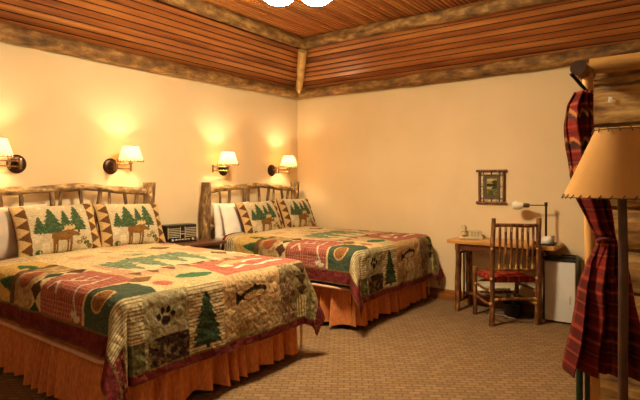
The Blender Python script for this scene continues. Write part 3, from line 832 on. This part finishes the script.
tube(b, [(-.06, -.10, .065), (-.06, -.07, .082), (-.06, 0, .094), (-.06, .07, .108), (-.06, .10, .106)], [.020, .018, .015, .018, .021], 12)
lathe(b, [(.001, 0), (.024, 0), (.026, .02), (.02, .03), (.001, .03)], 16, (-.06, -.085, .045)); lathe(b, [(.001, 0), (.024, 0), (.026, .02), (.02, .03), (.001, .03)], 16, (-.06, .085, .080))
link('handset', b, M['phone'], t)

# desk lamp
t = thing('desk_lamp', 'thin dark swing arm desk lamp with white glass shade, on the desk right end', 'lamp', (3.42, -.17, .767))
b = B(); lathe(b, [(.001, 0), (.055, 0), (.055, .010), (.02, .018), (.012, .03), (.001, .03)], 28); link('base', b, M['dbronze'], t)
b = B(); tube(b, [(0, 0, .02), (0, 0, .40)], .011, 12); link('pole', b, M['dbronze'], t)
b = B(); tube(b, [(.0, 0, .385), (-.19, -.01, .38)], .006, 10); lathe(b, [(.001, -.02), (.016, -.02), (.016, .02), (.001, .02)], 14, (0, 0, .395)); link('arm', b, M['dbronze'], t)
b = B(); R = Matrix.Rotation(-PI/2, 3, 'Y'); lathe(b, [(.001, -.03), (.020, -.03), (.024, 0), (.022, .03), (.001, .03)], 18, (-.19, -.01, .378), R); link('socket', b, M['dbronze'], t)
b = B(); lathe(b, [(.024, .0), (.034, .012), (.044, .04), (.050, .075), (.046, .10), (.030, .118), (.001, .125)], 24, (-.215, -.01, .378), R); link('glass_shade', b, M['opal'], t)
# paper holder tray
t = thing('desk_tray', 'black tray holding folded white note cards at the desk right end', 'tray', (3.455, -.33, .767))
b = B(); box(b, (-.10, -.05, 0), (.09, .05, .012), .003); box(b, (-.10, -.05, .012), (-.092, .05, .03)); box(b, (.082, -.05, .012), (.09, .05, .03)); link('base', b, M['black'], t)
b = B()
vs = [b.verts.new(v) for v in ((-.05, -.01, .013), (.07, -.01, .013), (.080, .012, .095), (-.035, .012, .080), (-.05, .03, .013), (.07, .03, .013))]
b.faces.new((vs[0], vs[1], vs[2], vs[3])); b.faces.new((vs[4], vs[5], vs[2], vs[3])); o = link('note_card', b, M['paper'], None, loc=(3.455, -.33, .767)); tag(o, 'folded white note card standing in the black desk tray', 'card')
md = o.modifiers.new('thick', 'SOLIDIFY'); md.thickness = .002
# ------------------------------------------------------------------ picture
t = thing('framed_picture', 'small twig framed landscape picture hanging on the back wall above the desk', 'picture', (2.815, -.002, 1.336), 0)
b = B(); W_, H_ = .135, .178
for s in (-1, 1):
    tube(b, [(s*W_, -.02, -H_-.005), (s*W_, -.02, H_+.005)], .014, 10, jit=.05)
    tube(b, [(-W_-.035, -.024, s*H_), (W_+.035, -.024, s*H_)], .013, 10, jit=.05)
    tube(b, [(s*.088, -.018, -H_), (s*.088, -.018, H_)], .007, 8); tube(b, [(-W_, -.018, s*.132), (W_, -.018, s*.132)], .007, 8)
tube(b, [(0, -.018, .132), (0, -.018, H_)], .008, 8); tube(b, [(0, -.018, -.132), (0, -.018, -H_)], .008, 8)
for s in (-1, 1): tube(b, [(s*.088, -.018, 0), (s*W_, -.018, 0)], .006, 8)
link('frame', b, M['hick'], t)
b = B(); box(b, (-W_, -.010, -H_), (W_, 0, H_)); link('birch_backing', b, simple('birch_bark', (202, 184, 142), .7, .15, 40), t)
b = B(); box(b, (-.084, -.014, -.128), (.084, -.010, .128)); link('mat', b, simple('olive_mat', (92, 80, 52), .8, .05), t)
xs = np.linspace(-.052, .058, 60)[:, None]; zs = np.linspace(-.098, .09, 90)[None, :]
X = xs+0*zs; Zz = zs+0*xs; p = Paint(X, Zz, (178, 160, 96))
p.put(Zz < .035, (92, 88, 54)); p.put((Zz < .0) & (Zz > -.025), (196, 180, 120)); p.put((Zz < .07) & (X > .02+.02*np.sin(Zz*90)), (70, 72, 40)); p.put(Zz < -.025, (128, 122, 74))
p.put((Zz < -.04) & (fbm(X*40, Zz*60, 3) > .5), (84, 88, 48)); p.put((Zz > .06) & (fbm(X*20, Zz*40, 5) > .5), (206, 190, 128)); p.put((Zz < .03) & (Zz > .0), (66, 60, 38))
grid_mesh('print', np.stack([X, -.0148+0*X, Zz], -1), M['sham'], t, p.c)

# ------------------------------------------------------------------ mini fridge
t = thing('mini_fridge', 'small white fridge with black top standing between desk and curtain', 'fridge', (3.44, -.31, 0))
b = B(); box(b, (0, .035, .012), (.275, .285, .615), .006); link('body', b, M['black'], t)
b = B(); box(b, (.0, 0, .02), (.275, .034, .605), .008); d = link('door', b, M['white_app'], t)
b = B(); box(b, (.225, -.006, .20), (.235, .001, .28), .002); link('handle', b, M['greylinen'], d)
b = B(); box(b, (-.008, -.004, .615), (.283, .290, .632), .005); link('top_panel', b, M['black'], t)
b = B(); box(b, (.0, 0, 0), (.15, .17, .008), .003); box(b, (0, 0, .008), (.15, .008, .020)); box(b, (0, .162, .008), (.15, .17, .020)); box(b, (0, 0, .008), (.008, .17, .02)); box(b, (.142, 0, .008), (.15, .17, .02))
o = link('tray', b, M['radio'], loc=(3.56, -.25, .633)); tag(o, 'dark shallow tray lying on top of the small white fridge', 'tray')

# ------------------------------------------------------------------ hickory chair
ct = (3.08+(.33-.57*.44)/2-.02, -.60, 0)
ang = math.atan2(.717, .697)-0.0
t = thing('hickory_chair', 'hickory stick chair with plaid red seat pulled up to the desk', 'chair', (3.10, -.480, 0), math.radians(41))
# local: +x right, +y forward (towards the desk), back posts at y=-.21
HW, DB, DF = .225, -.21, .22
ends = M['hick_end']
def stick(name, p, q, r0, r1, sd, bow=(0, 0, 0), light=True, parent=None):
    b = B(); branch(b, p, q, r0, r1, 9, .003, .05, sd, 11, 0, (1,), bow)
    L = (Vector(q)-Vector(p)).length
    if light:
        P0, Q0 = Vector(p), Vector(q); d = (Q0-P0).normalized()
        for e, s in ((P0, 1), (Q0, -1)): tube(b, [e, e+d*s*min(.06, L*.12)], [r0*1.08, r0*1.02], 11, 1)
    return link(name, b, [M['hick'], ends], parent or t)
for s in (-1, 1):
    b = B(); branch(b, (s*HW, DB, 0), (s*HW, DB-.05, 1.045), .025, .022, 16, .006, .06, 70+s, 13, 0, (1,)); 
    for z in (.22, .46, .75): 
        r = bmesh.ops.create_icosphere(b, subdivisions=1, radius=.014)
        for v in r['verts']: v.co += Vector((s*HW-.018, DB-.012-.05*z, z))
        for f in set(f for v in r['verts'] for f in v.link_faces): f.material_index = 1
    link('back_post', b, [M['hick'], ends], t)
    b = B(); branch(b, (s*HW, DF, 0), (s*HW, DF, .50), .024, .022, 9, .004, .06, 80+s, 13, 0, (1,)); link('front_leg', b, [M['hick'], ends], t)
    stick('stretcher', (s*HW, DB, .20), (s*HW, DF, .20), .013, .013, 90+s); stick('stretcher', (s*HW, DB, .33), (s*HW, DF, .33), .013, .013, 92+s)
stick('stretcher', (-HW, DB-.012, .255), (HW, DB-.012, .255), .015, .015, 95); stick('stretcher', (-HW, DF, .23), (HW, DF, .23), .014, .014, 96); stick('stretcher', (-HW, DF, .36), (HW, DF, .36), .013, .013, 97)
stick('crest_rail', (-HW, DB-.045, .975), (HW, DB-.045, .975), .018, .018, 98, (0, -.02, .0), False)
stick('lower_rail', (-HW, DB-.025, .545), (HW, DB-.025, .545), .016, .016, 99, (0, -.015, 0), False)
for k in range(7):
    x = -.165+k*.055; bw = -.02*math.sin(PI*(x+HW)/(2*HW))
    stick('spindle', (x, DB-.025+bw*.7, .553), (x, DB-.045+bw, .965), .0115, .0125, 100+k)
n = 90; u = np.linspace(-1, 1, n)[:, None]; v = np.linspace(-1, 1, n)[None, :]
U = u+0*v; V = v+0*u; sx = .215*U; sy = .215*V+.005
e = np.clip(1-np.abs(U)**4, 0, 1)*np.clip(1-np.abs(V)**4, 0, 1)
def plaid_cols(X, Y, sc=1.0):
    p = Paint(X, Y, (196, 62, 38))
    for k, (per, wd, c, a) in enumerate(((.11, .32, (92, 24, 22), .75), (.11, .05, (226, 160, 90), .8), (.055, .10, (40, 26, 24), .55))):
        o = (.0, .06, .028)[k]
        p.put((((X*sc+o)/per) % 1) < wd, c, a*.7); p.put((((Y*sc+o)/per) % 1) < wd, c, a*.7)
    return p.c
cc = plaid_cols(sx, sy)
Ptop = np.stack([sx, sy, .445+.032*e**.3+.0*U], -1); Pbot = np.stack([sx, sy, .445-.04*e**.15], -1)
grid_mesh('seat', np.concatenate([Ptop, Pbot[::-1]], 0), M['plaid'], t, np.concatenate([cc, cc[::-1]], 0), wrapu=True)

# ------------------------------------------------------------------ closet side: log partition, post, beam, curtain
py_ = -2.16
b = B(); rr = random.Random(4); z = 0
k = 0
while z < 2.04:
    h = min(.235+.03*rr.random(), 2.08-z)
    x0 = 4.10
    ns = 60
    # rough hewn timber: box profile with wavy faces
    prof = [(-.10, .012), (-.112, .05), (-.112, h-.05), (-.10, h-.012), (.10, h-.012), (.112, h-.05), (.112, .05), (.10, .012)]
    rings = []
    for i in range(ns+1):
        x = x0+(RX-x0)*i/ns
        rings.append([b.verts.new((x, py_+.11+q+.008*math.sin(x*9+z*7+j)+rr.uniform(-.004, .004), z+w_+rr.uniform(-.004, .004))) for j, (q, w_) in enumerate(prof)])
    for i in range(ns):
        for j in range(8): b.faces.new((rings[i][j], rings[i][(j+1) % 8], rings[i+1][(j+1) % 8], rings[i+1][j]))
    b.faces.new(rings[0]); b.faces.new(rings[-1])
    z += h; k += 1
M['hewn'] = wood('hewn_timber', (92, 62, 30), (166, 124, 68), (216, 176, 108), (3.5, 18, 18), .8, .8, lo=.34, hi=.68)
struct('wall_partition', b, M['hewn'], smooth=True)
b = B(); box(b, (4.13, py_+.03, 0), (RX, py_+.19, 2.04)); struct('wall_chinking', b, simple('chinking', (120, 96, 62), .9, .15, 15, bmp=.3))
b = B(); branch(b, (4.14, -2.23, 2.10), (RX-.01, -2.16, 2.10), .05, .055, 20, .005, .03, 31, 16); struct('trim_10', b, M['peeled_x'], smooth=True)
b = B(); branch(b, (4.178, -2.335, 0), (4.145, -2.335, 2.04), .036, .030, 20, .004, .03, 32, 16); struct('trim_11', b, M['peeled'], smooth=True)
b = B(); branch(b, (4.125, -2.52, 2.045), (4.125, -2.20, 2.055), .042, .045, 8, .003, .06, 33, 16, 0, (1,)); struct('trim_12', b, [M['log_y'], M['burl']], smooth=True)

CAMP = Vector((4.6807676, -5.71192374, 1.4)); yaw = math.atan2(380, 508)
FW = Vector((-math.sin(yaw), math.cos(yaw), 0)); RT = Vector((math.cos(yaw), math.sin(yaw), 0))
def at(px, py, Z): return CAMP+(FW+RT*((px-320)/508)+Vector((0, 0, 1))*((181-py)/508))*Z
b = B(); branch(b, at(571, 74, 2.86), at(592, 96, 2.93), .010, .010, 6, .001, .03, 35, 10); o = link('curtain_rod', b, M['darkmetal']); tag(o, 'thin dark rod sticking out at the top of the closet post above the curtain', 'rod')

# curtain: outline edges (px at Z), gathered at the tie
rows = [(92, 575, 589), (105, 568, 591), (125, 567, 593), (150, 569, 597), (175, 573, 602), (200, 580, 608), (222, 589, 611), (238, 598, 613), (246, 599, 616), (262, 590, 622), (285, 582, 628), (310, 578, 634), (335, 571, 640), (352, 567, 644), (368, 564, 646)]
ry = [r[0] for r in rows]; rl = [r[1] for r in rows]; rr_ = [r[2] for r in rows]
ns, nt_ = 170, 150
s = np.linspace(0, 1, ns)[:, None]; tt = np.linspace(0, 1, nt_)[None, :]
Yp = 92+(368-92)*tt+0*s
Yp = Yp+np.clip((Yp-300)/68, 0, 1)*(2+6*s+2.5*np.sin(s*19))
Lp = np.interp(Yp, ry, rl); Rp = np.interp(Yp, ry, rr_)
Xp = Lp+(Rp-Lp)*s
wid = (Rp-Lp)/60.
amp = .022+.060*wid
Zd = 2.79+amp*np.sin(s*2*PI*3.3+.8*np.sin(tt*5))+.35*amp*np.sin(s*2*PI*8.5+1+tt*4)
Fw = np.array(FW); Rt = np.array(RT); Cp = np.array(CAMP)
dz = 2.80
Pt = Cp+Fw*Zd[..., None]+Rt*(((Xp-320)/508*dz)+.004*np.sin(tt*30+s*9))[..., None]+np.array([0, 0, 1.])*((181-Yp)/508*dz)[..., None]
# cloth coordinates: constant cloth width 1.3 m, 1.55 m long
cu = s*1.25+0*tt; cv = tt*1.55+0*s
p = Paint(cu, cv, (128, 32, 24))
for per, o_, wd, c, a in ((.30, 0, .30, (58, 14, 16), .8), (.30, .20, .06, (28, 34, 30), .8), (.30, .24, .05, (180, 96, 58), .45), (.10, .03, .12, (110, 22, 22), .6)):
    p.put((((cu+o_)/per) % 1) < wd, c, a*.75)
for per, o_, wd, c, a in ((.26, 0, .22, (70, 16, 18), .8), (.26, .14, .10, (30, 24, 22), .8), (.26, .19, .05, (180, 96, 58), .5), (.065, .0, .18, (196, 84, 50), .5), (.13, .04, .08, (40, 44, 36), .6)):
    p.put((((cv+o_)/per) % 1) < wd, c, a*.8)
for k in range(3):
    vv = .10+k*.16
    zig = np.abs(((cu*9) % 1)-.5)*.08
    p.put((np.abs(cv-vv-zig) < .012), (214, 140, 80), .7); p.put((np.abs(cv-vv-zig-.03) < .010), (36, 54, 46), .7)
t = thing('curtain', 'red plaid curtain tied back beside the peeled log post', 'curtain', tuple(at(600, 385, 2.80)))
inv = np.array(t.location)
o = grid_mesh('drape', Pt-inv, M['plaid'], t, p.c)
md = o.modifiers.new('thick', 'SOLIDIFY'); md.thickness = .004
b = B()
pts = []
for i in range(25):
    a = 2*PI*i/24
    pts.append(tuple(at(606.5+9.0*math.cos(a), 241+2*math.sin(a), 2.80-.07*math.sin(a)*-1)-Vector(inv)))
tube(b, pts, .009, 8, caps=False); link('tie_back', b, simple('tie_wool', (92, 22, 20), .9, .1), t)

b = B(); box(b, (0, -.004, 0), (.022, 0, .034), .001); o = link('paper_tag', b, M['paper'], loc=(at(606, 101, 3.05).x, py_-.006, at(606, 101, 3.05).z)); o.rotation_euler = (0, .15, 0); tag(o, 'tiny white paper tag fixed to the timber partition wall', 'tag')

# green stand below the curtain
t = thing('garment_stand', 'dark green metal stand whose legs show below the red curtain', 'stand', tuple(Vector((at(582, 400, 3.0).x, at(582, 400, 3.0).y, 0))))
c0 = Vector(t.location)
for px, r in ((579.5, .019), (587.5, .015)):
    q = at(px, 400, 3.0)-c0; b = B(); tube(b, [(q.x, q.y, 0), (q.x, q.y, .75)], r, 16); link('leg', b, M['dgreen'], t)
q0 = at(579.5, 400, 3.0)-c0; q1_ = at(587.5, 400, 3.0)-c0
b = B(); tube(b, [(q0.x, q0.y, .735), (q1_.x, q1_.y, .735)], .012, 12); link('crossbar', b, M['dgreen'], t)

# ------------------------------------------------------------------ floor lamp
lc = at(622, 198, 2.27); 
t = thing('floor_lamp', 'tall floor lamp with laced rawhide shade in the right foreground', 'floor lamp', (lc.x, lc.y, 0))
top0 = Vector((0, 0, 1.40))
b = B(); branch(b, (.012, 0, .03), (0, 0, 1.36), .021, .019, 20, .003, .03, 36, 16); link('pole', b, M['burl'], t)
b = B(); lathe(b, [(.001, 0), (.16, 0), (.165, .015), (.15, .03), (.05, .045), (.02, .06), (.001, .06)], 36); link('base', b, M['burl'], t)
b = B(); r0, r1, z0, z1 = .240, .108, 1.327, 1.627
prof = [(r0+(r1-r0)*i/8, z0+(z1-z0)*i/8) for i in range(9)]
lathe(b, prof+[(r-.003, z) for r, z in prof[::-1]]+[prof[0]], 64); sd = link('shade', b, M['leather'], t)
for rr2, zz, nn, sg in ((r0, z0, 34, 1), (r1, z1, 16, -1)):
    b = B(); lathe(b, [(rr2+.002, zz-.002), (rr2+.002, zz+.002), (rr2-.004, zz+.002), (rr2-.004, zz-.002), (rr2+.002, zz-.002)], 64)
    for k in range(nn):
        a = 2*PI*k/nn; a2 = a+.06
        c1 = Vector(((rr2+.004)*math.cos(a), (rr2+.004)*math.sin(a), zz-.006*sg)); q = rr2-.008*sg if sg > 0 else rr2+.008
        c2 = Vector(((q+.004)*math.cos(a2), (q+.004)*math.sin(a2), zz+.012*sg)); tube(b, [c1, c2], .0024, 6)
    link('lacing', b, M['lace'], sd)
b = B(); tube(b, [(0, 0, 1.36), (0, 0, 1.42)], .016, 12); lathe(b, [(.001, 1.42), (.014, 1.42), (.03, 1.47), (.03, 1.50), (.001, 1.53)], 18); link('bulb', b, M['opal'], t)
b = B()
for k in range(3):
    a = 2*PI*k/3; tube(b, [(0, 0, 1.37), (.06*math.cos(a), .06*math.sin(a), 1.56), (r1*math.cos(a)*.97, r1*math.sin(a)*.97, z1-.003)], .003, 6)
link('harp', b, M['dbronze'], t)

# power cord under the desk
b = B(); pts = []
for i in range(40):
    q = i/39; pts.append((2.92+.25*q+.03*math.sin(q*14), -.44-.04*math.sin(q*9), .012+.02*abs(math.sin(q*6))))
tube(b, pts, .005, 6); o = link('power_cord', b, M['greylinen']); tag(o, 'pale power cord looping on the carpet under the desk', 'cord')

# ------------------------------------------------------------------ unseen fill light added behind the camera, shaped as a bowl pendant
t2 = thing('ceiling_light', 'added fill light shaped as a single bowl pendant, unseen behind the viewer', 'ceiling lamp', (3.9, -6.5, 2.35))
for ch in list(t.children): pass
b = B(); lathe(b, [(.001, .908), (.07, .906), (.065, .88), (.02, .86), (.012, .85), (.012, .14), (.05, .12), (.05, .07), (.001, .055)], 28); link('stem', b, M['dbronze'], t2)
b = B(); lathe(b, [(.001, -.005), (.04, -.002), (.075, .010), (.105, .035), (.122, .065), (.12, .082), (.06, .105), (.02, .118), (.001, .12)], 32); link('glass_bowl', b, emis('fill_bowl_glow', (1.0, .85, .55), 27), t2)

w = bpy.data.worlds.new('World'); bpy.context.scene.world = w; w.use_nodes = True
w.node_tree.nodes['Background'].inputs[0].default_value = (.02, .015, .01, 1); w.node_tree.nodes['Background'].inputs[1].default_value = .5

# ------------------------------------------------------------------ camera
cd = bpy.data.cameras.new('camera'); co = bpy.data.objects.new('camera', cd); C.objects.link(co)
co.location = CAMP; co.rotation_euler = (PI/2, 0, yaw); cd.sensor_width = 36; cd.lens = 508/640*36; cd.shift_y = -19/640
cd.clip_start = .05
bpy.context.scene.camera = co
sc = bpy.context.scene
sc.view_settings.view_transform = 'Standard'; sc.view_settings.look = 'None'; sc.view_settings.gamma = 1
sc.view_settings.use_curve_mapping = False; sc.view_settings.exposure = 1.62
